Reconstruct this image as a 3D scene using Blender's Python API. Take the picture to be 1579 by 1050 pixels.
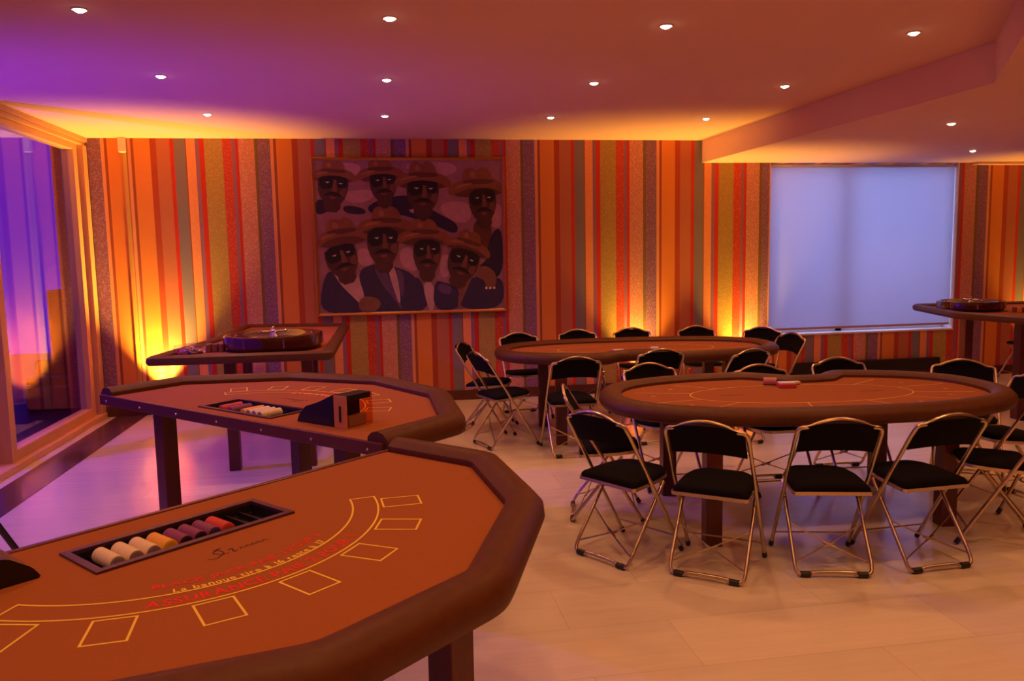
import bpy, bmesh, math, random
from math import sin, cos, pi, radians, atan2, hypot
from mathutils import Vector, Matrix

for o in list(bpy.data.objects):
    bpy.data.objects.remove(o)
sc = bpy.context.scene
C = sc.collection
random.seed(7)

# ------------------------------------------------------------------ camera
FPX, PITCH, YAW, ROLL, CAMH = 1238.42, -.1102, .1624, -.0187, 1.69
fw = Vector((sin(YAW)*cos(PITCH), cos(YAW)*cos(PITCH), sin(PITCH)))
rt = Vector((cos(YAW), -sin(YAW), 0)); up = rt.cross(fw)
R_ = cos(ROLL)*rt + sin(ROLL)*up; U_ = -sin(ROLL)*rt + cos(ROLL)*up
cd = bpy.data.cameras.new('camera'); cam = bpy.data.objects.new('camera', cd); C.objects.link(cam)
cd.sensor_width = 36.0; cd.lens = FPX/1579*36.0; cd.clip_start = .05
cam.matrix_world = Matrix(((R_.x, U_.x, -fw.x, 0), (R_.y, U_.y, -fw.y, 0), (R_.z, U_.z, -fw.z, CAMH), (0, 0, 0, 1)))
sc.camera = cam

# ------------------------------------------------------------------ world, exposure
w = bpy.data.worlds.new('world'); sc.world = w; w.use_nodes = True
nt = w.node_tree; nt.nodes.clear()
wo = nt.nodes.new('ShaderNodeOutputWorld'); wb = nt.nodes.new('ShaderNodeBackground')
tc = nt.nodes.new('ShaderNodeTexCoord'); sx = nt.nodes.new('ShaderNodeSeparateXYZ'); cr = nt.nodes.new('ShaderNodeValToRGB')
nt.links.new(tc.outputs['Generated'], sx.inputs[0]); nt.links.new(sx.outputs['Z'], cr.inputs[0])
cr.color_ramp.elements[0].position = 0.0; cr.color_ramp.elements[0].color = (.05, .008, .5, 1)
cr.color_ramp.elements[1].position = .45; cr.color_ramp.elements[1].color = (.10, .012, .42, 1)
nt.links.new(cr.outputs[0], wb.inputs['Color']); wb.inputs['Strength'].default_value = 1.25
nt.links.new(wb.outputs[0], wo.inputs[0])
vs = sc.view_settings
vs.view_transform = 'Standard'; vs.look = 'None'; vs.gamma = 1; vs.exposure = -.18; vs.use_curve_mapping = False

HC, D, ZS = 2.9457, 9.126, 2.687      # ceiling height, back wall distance, lowered ceiling height
XL, XR, YB = -3.0, 9.3, -3.2

DOWN_COL = (1, .455, .17); DOWN_W = 41
UP_COL = (1, .52, .07); UP_W = 160
BLUE_COL = (.13, .012, 1.0)

def lamp(name, kind, loc, color, energy, target=None, parent=None, **kw):
    l = bpy.data.lights.new(name, kind); l.color = color; l.energy = energy
    for k, v in kw.items(): setattr(l, k, v)
    o = bpy.data.objects.new(name, l); C.objects.link(o); o.location = loc
    if target is not None:
        d = Vector(target) - Vector(loc); o.rotation_euler = d.to_track_quat('-Z', 'Y').to_euler()
    if parent: 
        o.parent = parent; o.location = Vector(loc) - parent.location
    return o
# daylight on the roller blind (outside the right-hand window)
lamp('daylight_right_window', 'AREA', (5.93, D+1.0, 1.9), (.46, .56, 1.0), 105, (5.93, D, 1.6), shape='RECTANGLE', size=3.2, size_y=2.4)

# ------------------------------------------------------------------ materials
def mat(name, col, rough=.6, metal=0, spec=.5, noise=None, emit=None, es=1, coat=0, bump=None, sheen=0):
    m = bpy.data.materials.new(name); m.use_nodes = True; n = m.node_tree; b = n.nodes['Principled BSDF']
    b.inputs['Base Color'].default_value = (*col, 1); b.inputs['Roughness'].default_value = rough
    b.inputs['Metallic'].default_value = metal; b.inputs['Specular IOR Level'].default_value = spec
    b.inputs['Coat Weight'].default_value = coat
    if sheen: b.inputs['Sheen Weight'].default_value = sheen
    if emit: b.inputs['Emission Color'].default_value = (*emit, 1); b.inputs['Emission Strength'].default_value = es
    if noise:       # (scale, amount, (stretch))
        s, a, st = noise
        t = n.nodes.new('ShaderNodeTexCoord'); mp = n.nodes.new('ShaderNodeMapping'); mp.inputs['Scale'].default_value = st
        nz = n.nodes.new('ShaderNodeTexNoise'); nz.inputs['Scale'].default_value = s; nz.inputs['Detail'].default_value = 5
        mr = n.nodes.new('ShaderNodeMapRange'); mr.inputs['To Min'].default_value = 1-a; mr.inputs['To Max'].default_value = 1+a
        mx = n.nodes.new('ShaderNodeVectorMath'); mx.operation = 'SCALE'; mx.inputs[0].default_value = col
        n.links.new(t.outputs['Object'], mp.inputs[0]); n.links.new(mp.outputs[0], nz.inputs['Vector'])
        n.links.new(nz.outputs['Fac'], mr.inputs['Value']); n.links.new(mr.outputs[0], mx.inputs['Scale'])
        n.links.new(mx.outputs[0], b.inputs['Base Color'])
        if bump:
            bp = n.nodes.new('ShaderNodeBump'); bp.inputs['Strength'].default_value = bump; bp.inputs['Distance'].default_value = .002
            n.links.new(nz.outputs['Fac'], bp.inputs['Height']); n.links.new(bp.outputs[0], b.inputs['Normal'])
    return m
M = {}
M['ceiling'] = mat('ceiling_paint', (.80, .50, .40), .9, noise=(3, .02, (1, 1, 1)))
M['soffit'] = M['ceiling']
M['plain'] = mat('plain_wall_paint', (.62, .28, .16), .9, noise=(2, .05, (1, 1, 1)))
M['baseboard'] = mat('dark_wood_baseboard', (.10, .025, .012), .4, noise=(6, .25, (1, 1, 8)))
M['strip'] = mat('dark_stone_strip', (.09, .035, .04), .22, noise=(8, .2, (1, 1, 1)))
M['frame'] = mat('pale_wood_frame', (.72, .40, .22), .45, noise=(5, .1, (6, 6, .6)))
M['leather'] = mat('brown_leather', (.100, .030, .009), .50, spec=.28, noise=(30, .25, (1, 1, 1)), bump=.3)
M['felt'] = mat('orange_brown_felt', (.33, .102, .030), .95, spec=.15, noise=(160, .10, (1, 1, 1)), bump=.2)
M['felt_red'] = mat('terracotta_felt', (.34, .085, .04), .95, spec=.15, noise=(160, .10, (1, 1, 1)))
M['legwood'] = mat('dark_red_wood', (.10, .018, .012), .38, noise=(4, .35, (6, 6, .5)))
M['edgewood'] = mat('mahogany_edge', (.11, .022, .014), .35, noise=(4, .3, (1, 1, 1)))
M['gold'] = mat('gold_print', (.86, .60, .07), .8)
M['redprint'] = mat('red_print', (.72, .02, .01), .8)
M['darkprint'] = mat('dark_print', (.05, .012, .01), .8)
M['velvet'] = mat('black_velvet', (.006, .004, .005), .9, spec=.1, noise=(60, .3, (1, 1, 1)))
M['brass'] = mat('brushed_metal_tube', (.56, .46, .32), .28, metal=1, noise=(20, .08, (1, 1, 1)))
M['rubber'] = mat('black_rubber', (.012, .010, .010), .5)
M['black'] = mat('black_plastic', (.008, .006, .008), .35)
M['blacktray'] = mat('black_tray', (.010, .006, .010), .5)
M['trayrim'] = mat('tray_rim', (.07, .02, .035), .35)
M['white'] = mat('white_plastic', (.80, .72, .62), .5)
M['wheelwood'] = mat('polished_mahogany', (.06, .010, .006), .18, coat=.6, noise=(5, .3, (1, 1, 4)))
M['chrome'] = mat('chrome', (.85, .80, .75), .15, metal=1)
M['goldframe'] = mat('gilt_frame', (.42, .16, .05), .38, metal=.5, noise=(12, .15, (1, 1, 1)))
M['chip_white'] = mat('ivory_chips', (.78, .62, .44), .5)
M['chip_face'] = mat('mauve_chip_face', (.30, .20, .27), .5)
M['chip_yellow'] = mat('yellow_chips', (.80, .42, .03), .5)
M['chip_purple'] = mat('purple_chips', (.25, .05, .16), .5)
M['chip_dark'] = mat('dark_chips', (.03, .012, .03), .45)
M['chip_red'] = mat('red_chips', (.62, .06, .03), .5)
M['chip_blue'] = mat('blue_chips', (.05, .03, .20), .5)
M['chip_brown'] = mat('brown_chips', (.28, .10, .05), .5)
M['lavender'] = mat('lavender_paper', (.70, .62, .75), .6)
M['pinkchips'] = mat('pink_chips', (.55, .22, .20), .6)
M['cardred'] = mat('card_box_red', (.60, .05, .05), .5)
M['darkout'] = mat('dark_patio', (.06, .03, .02), .5, noise=(3, .3, (1, 1, 1)))
M['patiowall'] = mat('dark_garden_wall', (.03, .012, .02), .9, noise=(3, .3, (1, 1, 1)))
M['lens'] = mat('lit_lamp_lens', (1, 1, 1), .5, emit=(1, .74, .50), es=26)
M['uplens'] = mat('lit_uplight_lens', (1, .8, .5), .5, emit=(1, .55, .15), es=14)
M['bluelens'] = mat('lit_blue_lens', (.2, .1, 1), .5, emit=(.2, .03, 1), es=8)

def nodes(name):
    m = bpy.data.materials.new(name); m.use_nodes = True; n = m.node_tree
    return m, n, n.nodes['Principled BSDF'], n.links

# floor: pale planks, satin
m, n, b, L = nodes('pale_wood_laminate'); M['floor'] = m
t = n.nodes.new('ShaderNodeTexCoord'); mp = n.nodes.new('ShaderNodeMapping'); mp.inputs['Rotation'].default_value = (0, 0, 0)
br = n.nodes.new('ShaderNodeTexBrick'); br.inputs['Scale'].default_value = 1.0
br.inputs['Brick Width'].default_value = 1.25; br.inputs['Row Height'].default_value = .42; br.inputs['Mortar Size'].default_value = .0025; br.offset = .37
br.inputs['Color1'].default_value = (.66, .56, .46, 1); br.inputs['Color2'].default_value = (.73, .62, .50, 1); br.inputs['Mortar'].default_value = (.58, .48, .38, 1)
mp2 = n.nodes.new('ShaderNodeMapping'); mp2.inputs['Scale'].default_value = (1.2, 11, 1)
nz = n.nodes.new('ShaderNodeTexNoise'); nz.inputs['Scale'].default_value = 1.6; nz.inputs['Detail'].default_value = 7; nz.inputs['Roughness'].default_value = .65
mr = n.nodes.new('ShaderNodeMapRange'); mr.inputs['To Min'].default_value = .84; mr.inputs['To Max'].default_value = 1.12
mx = n.nodes.new('ShaderNodeVectorMath'); mx.operation = 'SCALE'
L.new(t.outputs['Object'], mp.inputs[0]); L.new(mp.outputs[0], br.inputs['Vector']); L.new(t.outputs['Object'], mp2.inputs[0]); L.new(mp2.outputs[0], nz.inputs['Vector'])
L.new(nz.outputs['Fac'], mr.inputs['Value']); L.new(br.outputs['Color'], mx.inputs[0]); L.new(mr.outputs[0], mx.inputs['Scale']); L.new(mx.outputs[0], b.inputs['Base Color'])
mr2 = n.nodes.new('ShaderNodeMapRange'); mr2.inputs['To Min'].default_value = .15; mr2.inputs['To Max'].default_value = .27
L.new(nz.outputs['Fac'], mr2.inputs['Value']); L.new(mr2.outputs[0], b.inputs['Roughness'])

# striped wallpaper (pattern repeats every PER metres)
PER, T0 = 1.449, -2.509
STR = [(0, 'line'), (.008, 'orange'), (.125, 'dred'), (.165, 'brown'), (.26, 'red'), (.288, 'grey'), (.365, 'line'), (.372, 'salmon'), (.435, 'purple'),
       (.463, 'red'), (.497, 'olive'), (.627, 'reddot'), (.695, 'purple'), (.715, 'red'), (.742, 'pink'), (.852, 'dolive'), (.876, 'pdot'), (.967, 'pale'), (.992, 'line')]
SC = dict(line=(.34, .08, .035), orange=(.74, .25, .055), dred=(.42, .07, .03), brown=(.50, .165, .09), red=(.56, .035, .02), grey=(.24, .19, .21), salmon=(.82, .32, .13),
          purple=(.30, .14, .24), olive=(.42, .27, .075), reddot=(.52, .06, .03), pink=(.56, .24, .18), dolive=(.20, .12, .05), pdot=(.24, .11, .21), pale=(.76, .33, .17))
DOT = dict(olive=.55, reddot=.75, pink=.8, pdot=1.0, dolive=.2, salmon=.25)
def wallpaper(name, t0):
    m, n, b, L = nodes(name)
    g = n.nodes.new('ShaderNodeNewGeometry'); s = n.nodes.new('ShaderNodeSeparateXYZ'); L.new(g.outputs['Position'], s.inputs[0])
    a = n.nodes.new('ShaderNodeMath'); a.operation = 'SUBTRACT'; a.inputs[1].default_value = t0 - 20*PER; L.new(s.outputs['X'], a.inputs[0])
    d = n.nodes.new('ShaderNodeMath'); d.operation = 'DIVIDE'; d.inputs[1].default_value = PER; L.new(a.outputs[0], d.inputs[0])
    f = n.nodes.new('ShaderNodeMath'); f.operation = 'FRACT'; L.new(d.outputs[0], f.inputs[0])
    def ramp(fn):
        r = n.nodes.new('ShaderNodeValToRGB'); r.color_ramp.interpolation = 'CONSTANT'; e = r.color_ramp.elements
        while len(e) > 1: e.remove(e[0])
        for i, (p, k) in enumerate(STR):
            q = e[0] if i == 0 else e.new(p)
            q.position = p; q.color = (*fn(k), 1)
        L.new(f.outputs[0], r.inputs[0]); return r
    rc = ramp(lambda k: SC[k]); rd = ramp(lambda k: (DOT.get(k, 0),)*3)
    vo = n.nodes.new('ShaderNodeTexNoise'); vo.inputs['Scale'].default_value = 62; vo.inputs['Detail'].default_value = 2; L.new(g.outputs['Position'], vo.inputs['Vector'])
    mr = n.nodes.new('ShaderNodeMapRange'); mr.inputs['From Min'].default_value = .50; mr.inputs['From Max'].default_value = .64; mr.inputs['To Min'].default_value = 0; mr.inputs['To Max'].default_value = .75
    L.new(vo.outputs['Fac'], mr.inputs['Value'])
    mu = n.nodes.new('ShaderNodeMath'); mu.operation = 'MULTIPLY'; L.new(rd.outputs[0], mu.inputs[0]); L.new(mr.outputs[0], mu.inputs[1])
    li = n.nodes.new('ShaderNodeMix'); li.data_type = 'RGBA'; li.blend_type = 'MIX'; L.new(mu.outputs[0], li.inputs['Factor']); L.new(rc.outputs[0], li.inputs['A'])
    sc_ = n.nodes.new('ShaderNodeVectorMath'); sc_.operation = 'MULTIPLY_ADD'; L.new(rc.outputs[0], sc_.inputs[0]); sc_.inputs[1].default_value = (1.5, 1.5, 1.5); sc_.inputs[2].default_value = (.07, .06, .06)
    L.new(sc_.outputs[0], li.inputs['B']); L.new(li.outputs['Result'], b.inputs['Base Color'])
    b.inputs['Roughness'].default_value = .75; b.inputs['Specular IOR Level'].default_value = .25
    return m
M['wallpaper'] = wallpaper('striped_wallpaper', T0)
M['wallpaper_seam'] = wallpaper('striped_wallpaper_offset', -2.768)

def thin_glass(name, tint, base_refl=.06, rough=.0):
    m = bpy.data.materials.new(name); m.use_nodes = True; n = m.node_tree; n.nodes.clear(); L = n.links
    o = n.nodes.new('ShaderNodeOutputMaterial'); t = n.nodes.new('ShaderNodeBsdfTransparent'); t.inputs[0].default_value = (*tint, 1)
    g = n.nodes.new('ShaderNodeBsdfGlossy'); g.inputs['Roughness'].default_value = rough; g.inputs['Color'].default_value = (.95, .95, .95, 1)
    lw = n.nodes.new('ShaderNodeLayerWeight'); lw.inputs['Blend'].default_value = .5
    pw = n.nodes.new('ShaderNodeMath'); pw.operation = 'POWER'; pw.inputs[1].default_value = 5; L.new(lw.outputs['Facing'], pw.inputs[0])
    ma = n.nodes.new('ShaderNodeMath'); ma.operation = 'MULTIPLY_ADD'; ma.inputs[1].default_value = 1-base_refl; ma.inputs[2].default_value = base_refl; L.new(pw.outputs[0], ma.inputs[0])
    mx = n.nodes.new('ShaderNodeMixShader'); L.new(ma.outputs[0], mx.inputs[0]); L.new(t.outputs[0], mx.inputs[1]); L.new(g.outputs[0], mx.inputs[2]); L.new(mx.outputs[0], o.inputs[0])
    return m
M['glass'] = thin_glass('window_glass', (.92, .93, .97))
M['clearplastic'] = thin_glass('clear_plastic', (.95, .62, .40), rough=.1)
M['amber'] = mat('amber_plastic', (.62, .24, .07), .3)
M['bag'] = thin_glass('clear_bag', (.95, .88, .95), rough=.15)
# roller blind fabric
m = bpy.data.materials.new('roller_blind_fabric'); m.use_nodes = True; n = m.node_tree; n.nodes.clear(); L = n.links
o = n.nodes.new('ShaderNodeOutputMaterial'); t = n.nodes.new('ShaderNodeBsdfTranslucent'); t.inputs[0].default_value = (.72, .74, .80, 1)
dd = n.nodes.new('ShaderNodeBsdfDiffuse'); dd.inputs[0].default_value = (.62, .62, .66, 1); mx = n.nodes.new('ShaderNodeMixShader'); mx.inputs[0].default_value = .42
L.new(t.outputs[0], mx.inputs[1]); L.new(dd.outputs[0], mx.inputs[2]); L.new(mx.outputs[0], o.inputs[0]); M['blind'] = m

# ------------------------------------------------------------------ mesh helpers
def obj(name, bm, m, parent=None, smooth=False, loc=None):
    me = bpy.data.meshes.new(name); bmesh.ops.recalc_face_normals(bm, faces=bm.faces[:]) if m is not None and not getattr(bm, 'keep', False) else None
    bm.to_mesh(me); bm.free()
    for q in (m if isinstance(m, (list, tuple)) else [m]): me.materials.append(q)
    if smooth:
        for p in me.polygons: p.use_smooth = True
        try: me.set_sharp_from_angle(angle=radians(40))
        except Exception: pass
    o = bpy.data.objects.new(name, me); C.objects.link(o)
    if parent: o.parent = parent
    if loc: o.location = loc
    return o
def tag(o, label, cat, group=None):
    o['label'] = label; o['category'] = cat
    if group: o['group'] = group
    return o
def thing(name, label, cat, loc=(0, 0, 0), rz=0, group=None):
    o = bpy.data.objects.new(name, None); C.objects.link(o); o.location = loc; o.rotation_euler = (0, 0, rz); o.empty_display_size = .1
    return tag(o, label, cat, group)
def struct(name, bm, m, parent=None, smooth=False):
    o = obj(name, bm, m, parent, smooth)
    if not parent: o['kind'] = 'structure'
    return o
def box(bm, x0, x1, y0, y1, z0, z1, bev=0, mi=0):
    vs = [bm.verts.new((x, y, z)) for x in (x0, x1) for y in (y0, y1) for z in (z0, z1)]
    fs = [(0, 1, 3, 2), (4, 6, 7, 5), (0, 4, 5, 1), (2, 3, 7, 6), (0, 2, 6, 4), (1, 5, 7, 3)]
    F = [bm.faces.new([vs[i] for i in f]) for f in fs]
    for f in F: f.material_index = mi
    if bev:
        r = bmesh.ops.bevel(bm, geom=list({e for f in F for e in f.edges}), offset=bev, segments=2, affect='EDGES', profile=.5)
    return F
def bx(*a, **k):
    bm = bmesh.new(); box(bm, *a, **k); return bm
def tube(bm, pts, r, closed=False, seg=8, cap=True):
    P = [Vector(p) for p in pts]; n = len(P); rings = []; prev = None
    for i in range(n):
        if closed: t = (P[(i+1) % n]-P[i-1]).normalized()
        else: t = (P[min(i+1, n-1)]-P[max(i-1, 0)]).normalized()
        if prev is None:
            a = Vector((0, 0, 1)) if abs(t.z) < .9 else Vector((1, 0, 0))
            u = t.cross(a).normalized()
        else:
            u = (prev - t*prev.dot(t)).normalized()
        prev = u; v = t.cross(u)
        rr = r[i] if isinstance(r, (list, tuple)) else r
        rings.append([bm.verts.new(P[i] + rr*(cos(2*pi*k/seg)*u + sin(2*pi*k/seg)*v)) for k in range(seg)])
    for i in range(n if closed else n-1):
        a, b_ = rings[i], rings[(i+1) % n]
        for k in range(seg): bm.faces.new((a[k], a[(k+1) % seg], b_[(k+1) % seg], b_[k]))
    if cap and not closed:
        bm.faces.new(rings[0]); bm.faces.new(rings[-1][::-1])
def lathe(bm, prof, c=(0, 0, 0), seg=40, mi=0):
    rings = []
    for (r, z) in prof:
        rings.append([bm.verts.new((c[0]+r*cos(2*pi*k/seg), c[1]+r*sin(2*pi*k/seg), c[2]+z)) for k in range(seg)] if r > 1e-6 else [bm.verts.new((c[0], c[1], c[2]+z))])
    for a, b_ in zip(rings, rings[1:]):
        for k in range(seg):
            A = [a[k % len(a)], a[(k+1) % len(a)], b_[(k+1) % len(b_)], b_[k % len(b_)]]
            A2 = []
            for v in A:
                if v not in A2: A2.append(v)
            if len(A2) > 2:
                f = bm.faces.new(A2); f.material_index = mi
def prism(bm, pts, z0, z1, mi=0):
    a = [bm.verts.new((x, y, z0)) for x, y in pts]; b_ = [bm.verts.new((x, y, z1)) for x, y in pts]; n = len(pts)
    bm.faces.new(a[::-1]).material_index = mi; bm.faces.new(b_).material_index = mi
    for i in range(n): bm.faces.new((a[i], a[(i+1) % n], b_[(i+1) % n], b_[i])).material_index = mi
def smooth2d(pts, it=2, closed=True):
    for _ in range(it):
        q = []
        n = len(pts)
        for i in range(n if closed else n-1):
            a, b_ = pts[i], pts[(i+1) % n]
            q += [(.75*a[0]+.25*b_[0], .75*a[1]+.25*b_[1]), (.25*a[0]+.75*b_[0], .25*a[1]+.75*b_[1])]
        pts = q
    return pts
def catmull(P, k=6, closed=False):
    out = []; n = len(P); P = [Vector(p) for p in P]
    for i in range(n if closed else n-1):
        if closed: a, b_, c, d = P[i-1], P[i], P[(i+1) % n], P[(i+2) % n]
        else: a, b_, c, d = P[max(i-1, 0)], P[i], P[i+1], P[min(i+2, n-1)]
        for j in range(k):
            t = j/k
            out.append(.5*((2*b_)+(c-a)*t+(2*a-5*b_+4*c-d)*t*t+(3*b_-a-3*c+d)*t**3))
    if not closed: out.append(P[-1])
    return out
def normals2d(pts, closed):
    n = len(pts); N = []
    for i in range(n):
        p = Vector(pts[i][:2])
        a = Vector(pts[i-1][:2]) if (closed or i > 0) else None; b_ = Vector(pts[(i+1) % n][:2]) if (closed or i < n-1) else None
        d1 = (p-a).normalized() if a is not None else None; d2 = (b_-p).normalized() if b_ is not None else None
        if d1 is None: d1 = d2
        if d2 is None: d2 = d1
        n1 = Vector((d1.y, -d1.x)); n2 = Vector((d2.y, -d2.x)); nn = (n1+n2).normalized()
        N.append(nn/max(nn.dot(n1), .3))
    return N
def sweep(bm, pts, prof, closed=True):
    """sweep a profile [(outward offset, z)] along a counter-clockwise outline"""
    N = normals2d(pts, closed); R = []
    for p, nn in zip(pts, N):
        R.append([bm.verts.new((p[0]+nn.x*o_, p[1]+nn.y*o_, z)) for o_, z in prof])
    n = len(R); k = len(prof)
    for i in range(n if closed else n-1):
        a, b_ = R[i], R[(i+1) % n]
        for j in range(k): bm.faces.new((a[j], b_[j], b_[(j+1) % k], a[(j+1) % k]))
    if not closed: bm.faces.new(R[0]); bm.faces.new(R[-1][::-1])
def offset(pts, d, closed=True):
    return [(p[0]+nn.x*d, p[1]+nn.y*d) for p, nn in zip(pts, normals2d(pts, closed))]
def ribbon(bm, pts, wd, z, closed=False, h=.0006):
    N = normals2d(pts, closed)
    n = len(pts); a = [bm.verts.new((p[0]+q.x*wd/2, p[1]+q.y*wd/2, z)) for p, q in zip(pts, N)]; b_ = [bm.verts.new((p[0]-q.x*wd/2, p[1]-q.y*wd/2, z)) for p, q in zip(pts, N)]
    for i in range(n if closed else n-1):
        j = (i+1) % n; bm.faces.new((a[i], b_[i], b_[j], a[j]))
def fill_hole(bm, outer, inner, z):
    vo = [bm.verts.new((x, y, z)) for x, y in outer]; vi = [bm.verts.new((x, y, z)) for x, y in inner]
    ed = [bm.edges.new((v[i], v[(i+1) % len(v)])) for v in (vo, vi) for i in range(len(v))]
    bmesh.ops.triangle_fill(bm, use_beauty=True, edges=ed)
    return vo, vi
def ellprof(a, b_, z, k=12): return [(a*cos(2*pi*i/k), z+b_*sin(2*pi*i/k)) for i in range(k)]

_glyph = {}
def glyph(ch):
    if ch not in _glyph:
        cu = bpy.data.curves.new('glyph', 'FONT'); cu.body = ch; cu.size = 1; cu.resolution_u = 3; cu.offset = .018
        o = bpy.data.objects.new('glyph', cu); C.objects.link(o); dg = bpy.context.evaluated_depsgraph_get(); dg.update()
        me = bpy.data.meshes.new_from_object(o.evaluated_get(dg))
        vs_ = [v.co.copy() for v in me.vertices]; ps = [list(p.vertices) for p in me.polygons]
        wd = max((v.x for v in vs_), default=.25)
        bpy.data.objects.remove(o); bpy.data.curves.remove(cu); bpy.data.meshes.remove(me)
        _glyph[ch] = (vs_, ps, wd+.09)
    return _glyph[ch]
def text_arc(bm, s, size, cx, cy, r, z, amid=-pi/2, bold=.0, sx=1.0, gap=1.0):
    """letters upright towards the arc's centre, read left to right at the bottom of the arc"""
    ws = [(.34 if ch == ' ' else glyph(ch)[2])*size*sx*gap for ch in s]; tot = sum(ws); pos = -tot/2
    for ch, wd in zip(s, ws):
        if ch != ' ':
            vs_, ps, _ = glyph(ch); a = amid + (pos+wd/2)/r
            px, py = cx+r*cos(a), cy+r*sin(a); tx, ty = -sin(a), cos(a); ux, uy = -cos(a), -sin(a)
            V = [bm.verts.new((px+tx*(v.x*size*sx-wd/2)+ux*v.y*size, py+ty*(v.x*size*sx-wd/2)+uy*v.y*size, z)) for v in vs_]
            for p in ps:
                try: bm.faces.new([V[i] for i in p])
                except ValueError: pass
        pos += wd

# ------------------------------------------------------------------ the room shell
struct('floor', bx(XL-.0, XR, YB, D, -.06, 0), M['floor'])
struct('floor_strip', bx(-2.84, -2.53, YB, D-.001, -.01, .0025), M['strip'])['label'] = 'dark stone strip in the floor along the left window'
SOF = [(3.80, D), (3.865, 4.63), (2.45, 2.60), (2.45, YB), (XR, YB), (XR, D)]
struct('ceiling', bx(XL-.3, XR+.1, YB-.1, D+.1, HC, HC+.1), M['ceiling'])
bm = bmesh.new(); prism(bm, SOF, ZS, HC-.001); struct('ceiling_lowered', bm, M['soffit'])
WX0, WX1, WZ0, WZ1 = 4.655, 7.18, .60, ZS
bm = bmesh.new()
box(bm, -2.555, WX0, D, D+.25, 0, HC); box(bm, WX1, XR+.1, D, D+.25, 0, HC); box(bm, WX0, WX1, D, D+.25, 0, WZ0); box(bm, WX0, WX1, D, D+.25, WZ1, HC)
struct('wall_back', bm, M['wallpaper'])
bm = bmesh.new(); box(bm, XL-.3, -2.557, D, D+.25, 0, HC); box(bm, XL-.02, -2.557, D-.003, D, 0, HC); struct('wall_back_left', bm, M['wallpaper_seam'])
struct('wall_right', bx(XR, XR+.1, YB-.1, D+.1, 0, HC), M['plain'])
struct('wall_front', bx(XL-.3, XR, YB-.1, YB, 0, HC), M['plain'])
# left wall: window wall
bm = bmesh.new(); box(bm, XL-.25, XL, YB, 1.0, 0, HC); struct('wall_left', bm, M['plain'])
struct('trim_1', bx(XL-.25, XL+.06, 1.0, D-.003, HC-.045, HC-.001), M['frame'])
def window_left():
    fr = bmesh.new()
    box(fr, -3.10, -2.955, 1.0, D-.02, HC-.085, HC-.046, bev=.006)           # head
    box(fr, -3.12, -2.93, 1.0, D-.02, 0.0, .055, bev=.006)                # sill rail
    box(fr, -3.09, -2.945, 9.00, D-.015, .055, HC-.085, bev=.005)          # post by the back wall
    o = struct('window_1', fr, M['frame'])
    g = bmesh.new(); box(g, -3.10, -2.985, 8.84, 8.94, .055, HC-.085, bev=.004); box(g, -3.10, -2.985, 6.96, 7.06, .055, HC-.085, bev=.004)
    box(g, -3.10, -2.985, 7.06, 8.84, .055, .145, bev=.004); box(g, -3.10, -2.985, 7.06, 8.84, HC-.150, HC-.085, bev=.004)
    struct('window_sash', g, M['frame'], o)
    g2 = bmesh.new(); box(g2, -3.17, -3.105, 1.05, 1.15, .055, HC-.085); box(g2, -3.17, -3.105, 6.80, 6.90, .055, HC-.085); box(g2, -3.17, -3.105, 1.15, 6.8, .055, .145); box(g2, -3.17, -3.105, 1.15, 6.8, HC-.150, HC-.085)
    box(g2, -3.17, -3.105, 3.9, 4.0, .145, HC-.150)
    struct('window_sash', g2, M['frame'], o)
    struct('window_pane', bx(-3.046, -3.040, 7.055, 8.845, .14, HC-.145), M['glass'], o)
    struct('window_pane', bx(-3.141, -3.135, 1.14, 3.91, .14, HC-.145), M['glass'], o)
    struct('window_pane', bx(-3.141, -3.135, 3.99, 6.81, .14, HC-.145), M['glass'], o)
    return o
window_left()
# right-hand window with roller blind
bm = bmesh.new()
for x0, x1 in ((WX0, WX0+.05), (WX1-.05, WX1), (5.66, 5.74)): box(bm, x0, x1, D+.17, D+.23, WZ0, WZ1)
box(bm, WX0+.05, WX1-.05, D+.17, D+.23, WZ0, WZ0+.05); box(bm, WX0+.05, WX1-.05, D+.17, D+.23, WZ1-.06, WZ1)
wr = struct('window_2', bm, M['white'])
struct('window_pane', bx(WX0+.05, WX1-.05, D+.195, D+.20, WZ0+.05, WZ1-.06), M['glass'], wr)
struct('window_sill', bx(WX0, WX1, D-.012, D+.17, WZ0, WZ0+.02), M['white'], wr)
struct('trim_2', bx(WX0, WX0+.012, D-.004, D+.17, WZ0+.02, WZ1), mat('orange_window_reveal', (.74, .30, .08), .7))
struct('trim_3', bx(WX1-.012, WX1, D-.004, D+.17, WZ0+.02, WZ1), M['white'])
bl = thing('roller_blind', 'pale blue backlit roller blind drawn down over the right-hand window', 'window blind', ((WX0+WX1)/2, D+.05, WZ1-.01))
obj('fabric', bx(-1.240, 1.242, -.0015, .0015, -1.99, -.03), M['blind'], bl)
obj('bottom_bar', bx(-1.240, 1.242, -.010, .010, -2.013, -1.988, bev=.004), mat('blind_bar', (.45, .22, .17), .5), bl)
bm = bmesh.new(); tube(bm, [(-1.24, .02, -.025), (1.245, .02, -.025)], .022, seg=12); obj('roller_tube', bm, M['white'], bl)
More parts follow.
